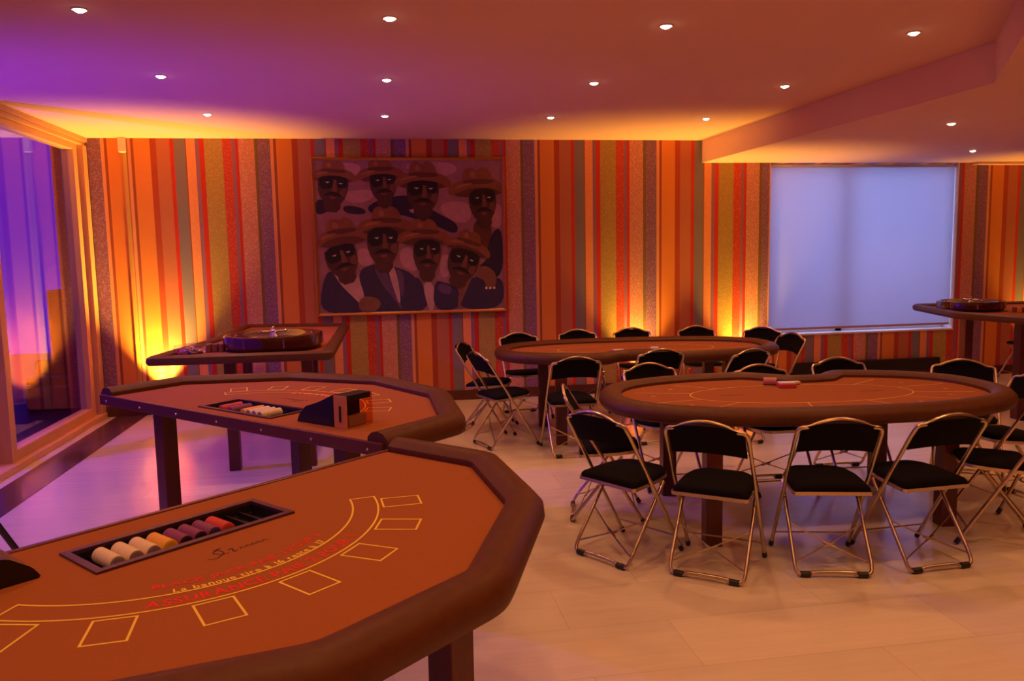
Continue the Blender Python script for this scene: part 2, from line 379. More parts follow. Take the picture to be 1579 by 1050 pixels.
# skirting boards, cable cover
struct('baseboard_back', bx(-2.555, XR, D-.018, D, 0, .115, bev=.004), M['baseboard'])
struct('baseboard_back_left', bx(-2.93, -2.56, D-.022, D-.004, 0, .115, bev=.004), M['baseboard'])
struct('baseboard_right', bx(XR-.018, XR, YB, D-.02, 0, .115), M['baseboard'])
struct('trim_4', bx(-2.600, -2.562, D-.016, D-.003, .116, HC-.15), mat('gold_cable_cover', (.62, .34, .07), .6))
tag(obj('motion_sensor', bx(-.036, .036, -.055, 0, -.15, 0, bev=.012), M['white'], loc=(-2.590, D-.017, HC-.003)), 'small white motion sensor high on the striped wall at the left corner', 'sensor')
tag(obj('wall_heater', bx(4.995, 6.97, D-.075, D-.001, .125, .262, bev=.01), M['black']), 'long low black heater on the striped wall below the right-hand window', 'heater')
# cornice step over the right of the back wall
struct('trim_5', bx(7.35, XR, D-.12, D-.001, ZS-.03, ZS-.001), M['soffit'])

# patio outside the left window
struct('patio_ground', bx(-12, XL-.26, -6, 16, -.08, -.02), M['darkout'])
# tall dark block added to hide the blue sky behind the glass; bench
tag(obj('patio_sky_blocker', bx(-3.86, -3.40, 10.2, 10.6, -.02, 1.34, bev=.02), M['patiowall']), 'tall dark cabinet added on the patio to hide the sky behind the left glass', 'blocker')
b_ = thing('patio_bench', 'low dark bench on the patio beyond the left window', 'bench', (-3.75, 9.95, -.02), 0)
bm = bmesh.new(); box(bm, -.25, .45, -.2, .2, .0, .30, bev=.03); obj('base', bm, M['darkout'], b_)
obj('cushion', bx(-.24, .44, -.19, .19, .30, .38, bev=.03), M['patiowall'], b_)
obj('backrest', bx(-.25, .45, .12, .22, .36, .55, bev=.03), M['patiowall'], b_)

# ------------------------------------------------------------------ downlights
def downlight_proto():
    t = thing('ceiling_downlight', '', 'downlight')
    bm = bmesh.new(); lathe(bm, [(.038, 0), (.040, -.003), (.036, -.006), (.031, -.005), (.029, .0), (.029, .002), (.038, .002)], seg=28); obj('trim_ring', bm, M['white'], t, True)
    bm = bmesh.new(); lathe(bm, [(0, -.017), (.014, -.0155), (.024, -.010), (.0285, -.002)], seg=28); obj('lens', bm, M['lens'], t, True)
    return t
DL0 = downlight_proto(); used = [False]
def copy_tree(o, parent=None):
    c = o.copy(); C.objects.link(c)
    if parent: c.parent = parent
    for ch in [q for q in bpy.data.objects if q.parent == o]: copy_tree(ch, c)
    return c
def downlight(x, y, z, label, on=True, wat=1.0):
    t = DL0 if not used[0] else copy_tree(DL0)
    used[0] = True
    t.location = (x, y, z-.0005); tag(t, label, 'downlight', 'recessed ceiling downlights')
    return t
rown = {0: 'nearest visible row', 1: 'middle row', 2: 'row closest to the striped wall'}
coln = ['leftmost', 'second from left', 'third from left', 'rightmost']
spots = []
fix = {(0, 0): (-1.47, 4.53), (1, 0): (.06, 4.57), (2, 0): (1.55, 4.46), (3, 0): (3.10, 4.38)}
for j in range(3):
    for i in range(4):
        x, y = -1.4405+1.548*i, 4.505+1.548*j
        downlight(x, y, HC, 'lit ceiling downlight, %s in the %s' % (coln[i], rown[j])); spots.append((x, y, HC-.03))
downlight(4.762, 6.168, ZS, 'round lit downlight in the lowered ceiling, the nearer of its two'); spots.append((4.762, 6.168, ZS-.03))
downlight(6.403, 7.942, ZS, 'round lit downlight in the lowered ceiling, the farther of its two'); spots.append((6.403, 7.942, ZS-.03))
for j in (-1, -2, -3):
    for i in range(4):
        x, y = -1.4405+1.548*i, 4.505+1.548*j
        z = ZS if (x > 2.4) else HC
        spots.append((x, y, z-.03))
for x, y in ((4.76, 3.0), (6.4, 4.6), (6.4, 1.4), (8.0, 6.2), (4.76, 0)): spots.append((x, y, ZS-.03))
for k, (x, y, z) in enumerate(spots):
    s = lamp('downlight_beam', 'SPOT', (x, y, z-.005), DOWN_COL, DOWN_W, (x, y, 0), spot_size=radians(125), spot_blend=.9, shadow_soft_size=.035)

# ------------------------------------------------------------------ uplights at the wall
def uplight(x, y, z0, label, tilt=0, watt=UP_W, col=UP_COL, name='floor_uplight', lens='uplens', target=None, size=84):
    t = thing(name, label, 'uplight', (x, y, 0), 0)
    bm = bmesh.new(); lathe(bm, [(0, z0-.17), (.045, z0-.165), (.060, z0-.14), (.062, z0), (.055, z0), (.052, z0-.02), (0, z0-.02)], seg=24); obj('housing', bm, M['black'], t, True)
    bm = bmesh.new(); lathe(bm, [(0, z0-.018), (.051, z0-.019)], seg=24); obj('lens', bm, M[lens], t)
    bm = bmesh.new(); tube(bm, [(-.075, 0, z0-.07), (-.075, 0, .012), (.075, 0, .012), (.075, 0, z0-.07)], .007, seg=8)
    box(bm, -.08, -.055, -.01, .01, z0-.08, z0-.06); box(bm, .055, .08, -.01, .01, z0-.08, z0-.06); obj('bracket', bm, M['black'], t)
    obj('base_plate', bx(-.09, .09, -.07, .07, 0, .012), M['black'], t)
    tg = target or (x, y+tilt, 3)
    lamp('uplight_beam', 'SPOT', (x, y, z0+.01), col, watt, tg, spot_size=radians(size), spot_blend=1.0, shadow_soft_size=.03)
    return t
uplight(-2.34, D-.125, .21, 'black floor uplight throwing amber light up the left end of the striped wall', .05, 900, UP_COL)
uplight(2.98, D-.125, .21, 'black floor uplight behind the farther oval poker table, left of the other one there', .05, 330)
uplight(4.30, D-.125, .21, 'black floor uplight beside the right-hand window', .05, 380)
uplight(8.35, D-.125, .21, 'black floor uplight at the far right of the striped wall', .05, 300)

# ------------------------------------------------------------------ painting
def painting():
    X0, X1, Z0, Z1 = -.684, 1.434, 1.014, 2.746
    t = thing('framed_painting', 'large framed painting of eight men in hats hanging on the striped wall', 'painting', ((X0+X1)/2, D-.02, Z0))
    W2 = (X1-X0)/2; Hh = Z1-Z0; fwid = .034
    bm = bmesh.new(); path = [(-W2, 0), (W2, 0), (W2, Hh), (-W2, Hh)]
    pr_ = [(0, 0), (0, -.035), (-.010, -.045), (-.022, -.036), (-fwid, -.030), (-fwid, 0)]
    N = normals2d(path, True); R = [[bm.verts.new((p[0]+q.x*o_, d_, p[1]+q.y*o_)) for o_, d_ in pr_] for p, q in zip(path, N)]
    for i in range(4):
        a, b2 = R[i], R[(i+1) % 4]
        for j in range(len(pr_)): bm.faces.new((a[j], b2[j], b2[(j+1) % len(pr_)], a[(j+1) % len(pr_)]))
    obj('frame', bm, M['goldframe'], t)
    iw0, iw1, iz0, iz1 = -W2+fwid-.004, W2-fwid+.004, fwid-.004, Hh-fwid+.004
    cols = dict(bg=(.34, .15, .19), bg2=(.50, .25, .29), hat=(.25, .085, .035), hatd=(.12, .035, .018), hatl=(.36, .14, .06), skin=(.075, .025, .020), dark=(.008, .004, .006), skinl=(.17, .06, .035), navy=(.018, .012, .045),
                suit=(.035, .022, .07), suitl=(.10, .055, .15), shirt=(.50, .28, .30), eye=(.7, .6, .6), hand=(.20, .08, .05), lip=(.20, .05, .04))
    keys = list(cols); mats = [mat('paint_'+k, cols[k], .6, noise=(14, .28, (1, 1, 1))) for k in keys]
    bm = bmesh.new(); box(bm, iw0, iw1, -.020, 0, iz0, iz1, mi=0)
    lay = [0]
    def uv(u, v): return (iw0+(u-125)/1015*(iw1-iw0), iz1-(v-140)/800*(iz1-iz0))
    def sh(k, pts, sm=2):
        lay[0] += 1; y = -.0205-.00012*lay[0]
        P = [uv(min(max(u, 125), 1140), min(max(v, 140), 940)) for u, v in pts]
        if sm: P = smooth2d(P, sm)
        f = bm.faces.new([bm.verts.new((p[0], y, p[1])) for p in P]); f.material_index = keys.index(k)
    def ell(k, cx, cy, rx, ry, rot=0, n=14):
        sh(k, [(cx+rx*cos(a)*cos(rot)-ry*sin(a)*sin(rot), cy+rx*cos(a)*sin(rot)+ry*sin(a)*cos(rot)) for a in [2*pi*i/n for i in range(n)]], 1)
    # pale background strokes
    for p in ([(250, 150), (380, 160), (350, 230), (270, 200)], [(270, 300), (440, 290), (430, 350), (300, 370)], [(600, 150), (900, 150), (880, 230), (640, 210)], [(770, 370), (960, 350), (970, 470), (850, 470)],
              [(1080, 380), (1140, 370), (1140, 500), (1070, 500)], [(330, 600), (420, 600), (430, 690), (340, 690)], [(560, 600), (650, 600), (670, 740), (570, 700)], [(790, 640), (850, 640), (840, 760), (780, 760)]): sh('bg2', p)
    # back row shoulders
    sh('navy', [(125, 340), (190, 345), (205, 400), (125, 430)]); sh('navy', [(270, 370), (385, 388), (392, 425), (275, 415)])
    sh('navy', [(390, 390), (450, 350), (560, 325), (640, 325), (760, 410), (895, 475), (880, 540), (760, 480), (600, 430), (500, 410), (440, 430)])
    sh('hatd', [(980, 460), (1075, 460), (1080, 560), (1050, 640), (990, 600), (975, 520)]); sh('navy', [(1140, 505), (1090, 510), (1055, 590), (1045, 680), (1000, 700), (1030, 770), (1140, 770)])
    def man(cx, cy, rx, ry, rot, hx, hy, hw, ht):
        def T(P, ox, oy, r): return [(ox+x*cos(r)-y*sin(r), oy+x*sin(r)+y*cos(r)) for x, y in P]
        sh('skin', T([(-rx*.5, ry*.3), (rx*.5, ry*.3), (rx*.62, ry*1.35), (-rx*.62, ry*1.35)], cx, cy, rot), 1)      # neck
        sh('hatd', T([(-hw, 0), (-hw*.7, -hw*.26), (hw*.65, -hw*.26), (hw, 0), (hw*.7, hw*.20), (-hw*.7, hw*.22)], hx, hy, ht), 2)
        sh('skin', T([(-rx*.95, -ry*.8), (rx*.95, -ry*.8), (rx*1.05, 0), (rx*.72, ry*.75), (rx*.2, ry*1.05), (-rx*.3, ry*1.02), (-rx*.8, ry*.65), (-rx*1.08, 0)], cx, cy, rot), 1)
        sh('dark', T([(-rx*.98, -ry*.75), (rx*.9, -ry*.8), (rx*.98, -ry*.1), (rx*.30, -ry*.02), (rx*.14, -ry*.3), (-rx*.1, ry*.05), (-rx*.92, ry*.12)], cx, cy, rot), 1)
        sh('skinl', T([(rx*.0, -ry*.5), (rx*.2, -ry*.45), (rx*.30, ry*.18), (-rx*.06, ry*.2)], cx, cy, rot), 0)
        sh('skinl', T([(rx*.45, ry*.05), (rx*.95, -ry*.1), (rx*.85, ry*.45), (rx*.5, ry*.5)], cx, cy, rot), 1)
        for q in (-.42, .48):
            sh('eye', T([(rx*q-rx*.16, -ry*.32), (rx*q+rx*.16, -ry*.34), (rx*q+rx*.05, -ry*.25)], cx, cy, rot), 0)
        sh('dark', T([(-rx*.75, ry*.50), (-rx*.2, ry*.20), (rx*.22, ry*.20), (rx*.85, ry*.52), (rx*.3, ry*.40), (-rx*.2, ry*.40)], cx, cy, rot), 1)
        sh('lip', T([(-rx*.25, ry*.48), (rx*.3, ry*.48), (rx*.1, ry*.62), (-rx*.12, ry*.62)], cx, cy, rot), 1)
        # hat: brim seen from the front, crown with a dent, darker band
        sh('hat', T([(-hw*1.02, hw*.16), (-hw*1.06, -hw*.08), (-hw*.72, -hw*.34), (-hw*.2, -hw*.40), (hw*.3, -hw*.40), (hw*.75, -hw*.32), (hw*1.06, -hw*.05), (hw*.98, hw*.2), (hw*.7, hw*.02), (hw*.3, -hw*.10), (-hw*.3, -hw*.10), (-hw*.72, hw*.04)], hx, hy, ht), 2)
        sh('hat', T([(-hw*.52, -hw*.22), (-hw*.50, -hw*.62), (-hw*.28, -hw*.80), (-hw*.04, -hw*.66), (hw*.14, -hw*.80), (hw*.42, -hw*.66), (hw*.54, -hw*.22)], hx, hy, ht), 1)
        sh('hatd', T([(-hw*.54, -hw*.24), (-hw*.50, -hw*.38), (hw*.50, -hw*.38), (hw*.56, -hw*.24), (hw*.1, -hw*.20)], hx, hy, ht), 1)
        sh('hatl', T([(-hw*.9, -hw*.06), (-hw*.6, -hw*.24), (-hw*.1, -hw*.26), (-hw*.5, -hw*.14)], hx, hy, ht), 1); sh('hatl', T([(-hw*.3, -hw*.45), (-hw*.25, -hw*.66), (-hw*.08, -hw*.58), (-hw*.1, -hw*.42)], hx, hy, ht), 1)
    sh('shirt', [(600, 400), (700, 390), (740, 420), (700, 440)])
    man(222, 285, 78, 92, .1, 225, 232, 122, .05)
    man(490, 270, 70, 88, -.05, 478, 225, 128, -.04)
    man(702, 318, 86, 98, .03, 705, 262, 150, .02)
    man(1032, 370, 74, 100, -.05, 1010, 302, 160, -.03)
    # front row bodies
    sh('suit', [(125, 940), (140, 790), (185, 695), (260, 790), (345, 900), (370, 940)]); sh('shirt', [(185, 690), (235, 760), (290, 790), (330, 710), (370, 840), (350, 900), (320, 870), (240, 790)])
    sh('suit', [(330, 720), (420, 680), (500, 690), (600, 720), (650, 760), (690, 820), (730, 940), (380, 940), (370, 860)]); sh('suitl', [(415, 690), (480, 700), (560, 880), (570, 940), (520, 860), (460, 790)]); sh('suitl', [(540, 700), (590, 740), (575, 880), (560, 820)])
    sh('shirt', [(490, 680), (535, 690), (560, 820), (560, 920), (520, 800)])
    sh('suit', [(640, 740), (690, 790), (710, 940), (600, 940)]); sh('shirt', [(680, 780), (755, 790), (745, 940), (715, 940)])
    sh('suit', [(750, 775), (810, 790), (890, 820), (890, 940), (740, 940)]); sh('suitl', [(770, 790), (850, 810), (840, 860), (770, 840)])
    sh('suit', [(885, 940), (900, 850), (970, 750), (1040, 790), (1140, 760), (1140, 940)]); sh('hand', [(875, 930), (885, 830), (975, 740), (920, 850), (885, 930)])
    man(255, 655, 84, 98, -.25, 262, 552, 150, -.12)
    man(478, 580, 84, 112, .0, 500, 500, 155, .02)
    man(715, 640, 74, 105, .03, 705, 560, 145, .03)
    man(912, 690, 84, 100, .32, 938, 612, 130, .30)
    sh('hand', [(330, 880), (370, 850), (430, 860), (460, 890), (430, 935), (340, 935)]); sh('hand', [(980, 720), (1040, 700), (1095, 740), (1100, 800), (1080, 830), (1040, 835), (1030, 780), (990, 770)])
    for u in (1040, 1062, 1085): ell('eye', u, 825, 6, 8)
    obj('canvas', bm, mats, t)
painting()

# ------------------------------------------------------------------ blackjack tables
def tray(parent, y0, y1, z, hw=.305):
    bm = bmesh.new(); d = .036; w_ = .022
    # rim frame
    for (a, b2, c, e) in ((-hw, hw, y1-w_, y1), (-hw, hw, y0, y0+w_), (-hw, -hw+w_, y0+w_, y1-w_), (hw-w_, hw, y0+w_, y1-w_)): box(bm, a, b2, c, e, z-.004, z+.006)
    r = obj('tray_rim', bm, M['trayrim'], parent)
    bm = bmesh.new(); i0, i1, j0, j1 = -hw+w_, hw-w_, y0+w_, y1-w_
    box(bm, i0-.004, i1+.004, j0-.004, j1+.004, z-d-.004, z-d)
    box(bm, i0-.004, i0, j0, j1, z-d, z-.004); box(bm, i1, i1+.004, j0, j1, z-d, z-.004); box(bm, i0, i1, j0-.004, j0, z-d, z-.004); box(bm, i0, i1, j1, j1+.004, z-d, z-.004)
    n = 12
    for k in range(1, n):
        x = i0+(i1-i0)*k/n; box(bm, x-.003, x+.003, j0, j1, z-d, z-d+.018)
    obj('chip_tray', bm, M['blacktray'], parent)
    return i0, i1, j0, j1, n
def blackjack(label, cx, cy, ang, out, hwid, zf, scr=True, cy_arc=-.11, legs=((-.7, -.14), (.7, -.14), (-.38, -.85), (.38, -.85)), tr=(-.355, -.125), scl=1):
    """dealer edge along local y=0 from (-hwid,0) to (hwid,0); players at -y. out: outer rail vertices from left end to right end (ccw)"""
    t = thing('blackjack_table', label, 'blackjack table', (cx, cy, 0), ang); t.scale = (scl, scl, 1)
    rw = .062
    line = offset(out, -rw, False)
    line[0] = (out[0][0]+rw, 0); line[-1] = (out[-1][0]-rw, 0)
    # round the corners a little
    def rounded(P, r=.05):
        q = [P[0]]
        for a, p, c in zip(P, P[1:], P[2:]):
            A = Vector(a); B = Vector(p); E = Vector(c)
            for k in range(5):
                s = k/4; p1 = B+(A-B).normalized()*r*(1-s)**2; 
                v = B + (A-B).normalized()*r*(1-s)**2 + (E-B).normalized()*r*s**2
                q.append((v.x, v.y))
        q.append(P[-1]); return q
    rl = rounded(line)
    bm = bmesh.new(); sweep(bm, rl, [(o_, z) for o_, z in [(-.064, zf-.002), (-.060, zf+.022), (-.035, zf+.043), (0, zf+.049), (.035, zf+.040), (.060, zf+.012), (.064, zf-.022), (.050, zf-.052), (.02, zf-.062), (-.03, zf-.062)]], False)
    obj('padded_rail', bm, M['leather'], t, True)
    # table top with an opening for the tray
    poly = [(x, y) for x, y in rl]
    poly[0] = (poly[0][0], -.001); poly[-1] = (poly[-1][0], -.001)
    hole = [(-.295, tr[0]+.01), (.295, tr[0]+.01), (.295, tr[1]-.01), (-.295, tr[1]-.01)]
    bm = bmesh.new(); vo, vi = fill_hole(bm, poly, hole, zf)
    lo = [bm.verts.new((v.co.x, v.co.y, zf-.028)) for v in vo]; li = [bm.verts.new((v.co.x, v.co.y, zf-.028)) for v in vi]
    for a, b2 in ((vo, lo), (vi, li)):
        for i in range(len(a)): bm.faces.new((a[i], a[(i+1) % len(a)], b2[(i+1) % len(a)], b2[i]))
    obj('felt_top', bm, M['felt'], t)
    # wooden dealer edge with screws
    xe = abs(out[0][0])-.002
    we = obj('wooden_edge', bx(-xe+.02, xe-.02, 0, .022, zf-.055, zf+.004, bev=.003), M['edgewood'], t)
    for k in range(7):
        bm = bmesh.new(); x = -xe+.10+(2*xe-.2)*k/6; bmesh.ops.create_uvsphere(bm, u_segments=10, v_segments=6, radius=.0065, matrix=Matrix.Translation((x, .023, zf-.028))); obj('screw', bm, M['chrome'], we, True)
    # apron
    bm = bmesh.new(); ap = offset(rl, -.13, False); ap = [(ap[0][0], -.06)]+[(x, min(y, -.06)) for x, y in ap[1:-1]]+[(ap[-1][0], -.06)]
    prism(bm, ap, zf-.075, zf-.0285) if False else None
    for a, b2 in ((-.80, .80),): box(bm, a, b2, -.15, -.12, zf-.09, zf-.029); box(bm, -.5, .5, -.93, -.90, zf-.09, zf-.029)
    obj('apron', bm, M['legwood'], t)
    for lx, ly in legs:
        obj('leg', bx(lx-.045, lx+.045, ly-.045, ly+.045, 0, zf-.029, bev=.004), M['legwood'], t)
    i0, i1, j0, j1, n = tray(t, tr[0], tr[1], zf+.001)
    # printed layout
    z = zf+.0007; R0, R1 = .572, .652; cy0 = cy_arc
    bm = bmesh.new(); A = [radians(-90-61+122*k/48) for k in range(49)]
    ringp = [(R1*cos(a), cy0+R1*sin(a)) for a in A]+[(R0*cos(a), cy0+R0*sin(a)) for a in A[::-1]]
    ribbon(bm, ringp, .006, z, True)
    for k in range(7):
        a = radians(-90+18*(k-3)); ux, uy = cos(a), sin(a); tx, ty = -uy, ux
        c0, c1 = .668, .790; wv = .046
        if k == 6: pass
        ribbon(bm, [(ux*c0+tx*wv, cy0+uy*c0+ty*wv), (ux*c0-tx*wv, cy0+uy*c0-ty*wv), (ux*c1-tx*wv, cy0+uy*c1-ty*wv), (ux*c1+tx*wv, cy0+uy*c1+ty*wv)], .006, z, True)
    obj('betting_layout', bm, M['gold'], t)
    bm = bmesh.new(); text_arc(bm, 'La banque tire à 16 reste à 17', .034, 0, cy0, R0-.006, z, amid=-pi/2-.03, sx=.97); obj('gold_lettering', bm, M['gold'], t)
    bm = bmesh.new(); text_arc(bm, 'BLACK JACK PAIE 3 POUR 2', .036, 0, cy0, .522, z, amid=-pi/2-.03, sx=1.02); obj('red_lettering', bm, M['redprint'], t)
    bm = bmesh.new(); text_arc(bm, 'ASSURANCE PAIE 2 POUR 1', .052, 0, cy0, R1-.016, z, amid=-pi/2-.03, sx=.90); obj('insurance_lettering', bm, M['redprint'], t)
    # small script emblem
    bm = bmesh.new()
    def stroke(P, wd=.004): ribbon(bm, [(p.x, p.y) for p in catmull([(x, y, 0) for x, y in P], 6)], wd, z)
    yb = -.492
    stroke([(-.075, yb+.0), (-.055, yb-.012), (-.02, yb+.01), (-.022, yb+.04), (-.04, yb+.03), (-.03, yb+.005), (-.01, yb-.002)]); stroke([(-.03, yb+.045), (-.005, yb+.05)], .006)
    stroke([(-.002, yb+.018), (.012, yb+.022), (.004, yb-.002), (.016, yb+.0)], .005)
    for k in range(5): stroke([(.028+.018*k, yb), (.034+.018*k, yb+.014), (.042+.018*k, yb)], .003)
    obj('script_emblem', bm, M['darkprint'], t)
    return t, (i0, i1, j0, j1, n)
def local(t, x, y, z): 
    a = t.rotation_euler.z; x *= t.scale.x; y *= t.scale.x; return (t.location.x+x*cos(a)-y*sin(a), t.location.y+x*sin(a)+y*cos(a), z)
OUT7 = [(-1.14, 0), (-1.165, -.48), (-.83, -.955), (-.262, -1.275), (.262, -1.275), (.83, -.955), (1.165, -.48), (1.14, 0)]
OUT6 = [(-1.185, 0), (-1.19, -.52), (-.66, -1.02), (0, -1.20), (.66, -1.02), (1.19, -.52), (1.185, 0)]
BJ1, T1 = blackjack('nearest blackjack table with orange felt, gold betting boxes and French lettering', -.753*.975, 2.613*.975, atan2(.66197, .74953), OUT7, 1.1, .90, legs=((-.7, -.14), (.7, -.14), (-.33, -1.0), (.33, -1.0)), scl=.975)
BJ2, T2 = blackjack('second blackjack table, behind the nearest one and before the left roulette table', -.812*1.025, 4.16*1.025, atan2(.71279, -.70137), OUT6, 1.18, .88, legs=((-.74, -.17), (.72, -.12), (-.39, -.8), (.38, -.8)), tr=(-.33, -.07), cy_arc=-.10, scl=1.018)
def chip_roll(t, T, slot, mside, mface, label, ln=.14, zf=.88, y_off=0.0, group=None, r=.0222, n=16):
    i0, i1, j0, j1, nn = T; x = i0+(i1-i0)*(slot+.5)/nn; y0 = j0+.012+y_off
    bm = bmesh.new(); prof = []
    pit = ln/n
    for k in range(n):
        prof += [(r-.0022, k*pit), (r, k*pit+.0014), (r, (k+1)*pit-.0016), (r-.0022, (k+1)*pit-.0002)]
    lathe(bm, [(0, 0), (r*.55, -.0003)]+prof+[(0, ln)], seg=26)
    for f in bm.faces:
        c = f.calc_center_median()
        if c.z < .0002 or c.z > ln-.0005: f.material_index = 1
        else:
            a = atan2(c.y, c.x); k = int((c.z)/pit)
            f.material_index = 0
    rot = Matrix.Rotation(radians(-90), 4, 'X')
    for v in bm.verts: v.co = rot @ v.co
    o = obj('chip_roll', bm, [mside, mface], None, True); p = local(t, x, y0, zf-.035+r+.001)
    o.location = p; o.rotation_euler = (0, 0, t.rotation_euler.z)
    return tag(o, label, 'poker chips', group)
g1 = 'rolls of chips in the tray of the nearest blackjack table'
# the rolls lie in the troughs of the tray, left to right
for slot, a, f, ln, lab in ((0.9, 'chip_white', 'chip_face', .13, 'leftmost ivory roll of chips in the tray of the nearest blackjack table'), (2.0, 'chip_white', 'chip_face', .13, 'second ivory roll of chips in the tray of the nearest blackjack table'),
        (3.05, 'chip_white', 'chip_face', .13, 'third ivory roll of chips, beside the yellow roll, in the nearest tray'), (4.1, 'chip_yellow', 'chip_yellow', .125, 'yellow roll of chips in the tray of the nearest blackjack table'),
        (5.1, 'chip_purple', 'chip_dark', .12, 'dark purple roll of chips right of the yellow roll in the nearest tray'), (6.05, 'chip_purple', 'chip_dark', .12, 'middle dark purple roll of chips in the nearest tray'),
        (7.0, 'chip_purple', 'chip_blue', .12, 'purple and blue roll of chips left of the red roll in the nearest tray'), (7.95, 'chip_red', 'chip_red', .12, 'red roll of chips, rightmost in the nearest tray')):
    chip_roll(BJ1, T1, slot-.1, M[a], M[f], lab, ln*.82, .90, .03, g1, n=12)
for slot, a, lab in ((9.6, 'chip_red', 'red roll of chips at the window end of the second blackjack tray'), (7.9, 'chip_purple', 'dull purple roll of chips in the second blackjack tray'), (5.6, 'chip_yellow', 'yellow roll of chips in the second blackjack tray'),
        (4.6, 'chip_white', 'ivory roll of chips beside the yellow one in the second blackjack tray'), (3.6, 'chip_white', 'middle ivory roll of chips in the second blackjack tray'), (2.6, 'chip_white', 'ivory roll of chips nearest the card shoe in the second tray')):
    chip_roll(BJ2, T2, slot-.5, M[a], M['chip_face'] if a == 'chip_white' else M[a], lab, .13, .885, .05, 'rolls of chips in the tray of the second blackjack table')
def shoe(t, zf, label, x0=-.46, ln=.30, y0=-.30, y1=-.16, rot=0, loc=None, plate=True, hk=1.0):
    s = thing('card_shoe', label, 'card shoe', local(t, x0, (y0+y1)/2, zf+.001), t.rotation_euler.z+rot)
    w_ = (y1-y0)/2
    bm = bmesh.new(); prof = [(0, 0), (-.02, .030*hk), (-.07, .066*hk), (-.16, .088*hk), (-ln, .128*hk), (-ln, 0)]
    a = [bm.verts.new((x, -w_, z)) for x, z in prof]; b2 = [bm.verts.new((x, w_, z)) for x, z in prof]; n = len(prof)
    bm.faces.new(a); bm.faces.new(b2[::-1])
    for i in range(n): bm.faces.new((a[i], b2[i], b2[(i+1) % n], a[(i+1) % n]))
    bmesh.ops.bevel(bm, geom=bm.edges[:], offset=.004, segments=2, affect='EDGES'); obj('body', bm, M['black'], s)
    if plate:
        obj('clear_end_box', bx(-ln-.085, -ln-.002, w_-.008, w_+.0, 0, .125*hk), M['amber'], s)
        obj('clear_side_panel', bx(-ln-.085, -ln-.002, -w_+.0, -w_+.008, 0, .125*hk), M['clearplastic'], s)
        obj('lid', bx(-ln-.085, -ln-.002, -w_+.009, w_-.009, .105*hk, .128*hk, bev=.003), M['black'], s)
        obj('slot', bx(-ln-.052, -ln-.040, w_+.0005, w_+.003, .03, .105), M['black'], s)
        obj('card_stack', bx(-ln-.070, -ln-.030, -w_+.03, w_-.03, .002, .05), M['chip_brown'], s)
    return s
shoe(BJ2, .88, 'black card shoe with clear orange end on the second blackjack table', -.455, .275, -.28, -.11, hk=1.22)
shoe(BJ1, .90, 'black card shoe at the left edge, on the nearest blackjack table', -.395, .30, -.25, -.02, plate=False)

# ------------------------------------------------------------------ poker tables
def oval(a, b_, n=96, p=2.45): return [(a*math.copysign(abs(cos(t))**(2/p), cos(t)), b_*math.copysign(abs(sin(t))**(2/p), sin(t))) for t in [2*pi*k/n for k in range(n)]]
def poker(label, cx, cy, ang, a, b_, notch_x, sgn, legs, zf=.755):
    t = thing('poker_table', label, 'poker table', (cx, cy, 0), ang)
    def out(off):
        P = []
        for x, y in oval(a, b_):
            if y*sgn > 0:
                g = math.exp(-((x-notch_x)/.22)**4); y -= sgn*g*.21
            P.append((x, y))
        return offset(P, -off)
    rl = out(.075)
    bm = bmesh.new(); sweep(bm, rl, [(-.074, zf-.004), (-.070, zf+.018), (-.045, zf+.038), (0, zf+.045), (.042, zf+.036), (.070, zf+.008), (.075, zf-.020), (.062, zf-.048), (.03, zf-.060), (-.04, zf-.060)], True)
    obj('padded_rail', bm, M['leather'], t, True)
    bm = bmesh.new(); prism(bm, out(.10), zf-.03, zf); obj('felt_top', bm, M['felt'], t)
    bm = bmesh.new(); z = zf+.0007
    inner = [(x*.60, y*.50) for x, y in oval(a-.1, b_-.1, 72, 2.1)]
    ribbon(bm, inner, .006, z, True)
    for k, aa in enumerate((200, 228, 262, 292, 320, 345, 18, 50, 130, 160)):
        th = radians(aa); p0 = ((a-.1)*.60*cos(th), (b_-.1)*.50*sin(th)); p1 = ((a-.17)*cos(th)*.98, (b_-.17)*sin(th)*.98)
        ribbon(bm, [p0, p1], .005, z)
        th2 = radians(aa+14); c = ((a-.1)*.8*cos(th2), (b_-.1)*.76*sin(th2)); ribbon(bm, [(c[0]-.012, c[1]-.006), (c[0]+.012, c[1]-.006), (c[0], c[1]+.008)], .004, z, True)
    obj('betting_layout', bm, M['gold'], t)
    bm = bmesh.new()
    for s in (-1, 1):
        for k in range(7):
            x = s*.46-.07+.022*k; ribbon(bm, [(x, -.02+.006*(k % 2)), (x+.010, .008), (x+.016, -.016)], .005, z)
    obj('script_emblem', bm, M['darkprint'], t)
    bm = bmesh.new(); prism(bm, offset(out(.22), 0), zf-.085, zf-.0305); obj('apron', bm, M['legwood'], t)
    for lx, ly in legs: obj('leg', bx(lx-.047, lx+.047, ly-.047, ly+.047, 0, zf-.03, bev=.004), M['legwood'], t)
    return t
P1 = poker('nearer oval poker table with brown padded rail and orange felt', 2.645, 4.71, radians(-5), 1.30, .73, .21, 1, ((-.77, -.57), (.72, -.42), (-.76, .40), (.74, .40)))
P2 = poker('farther oval poker table, standing close to the striped wall', 2.38, 7.27, radians(-5), 1.345, .68, -.10, -1, ((-.87, .17), (-.80, -.58), (.80, .30), (.78, -.35)))
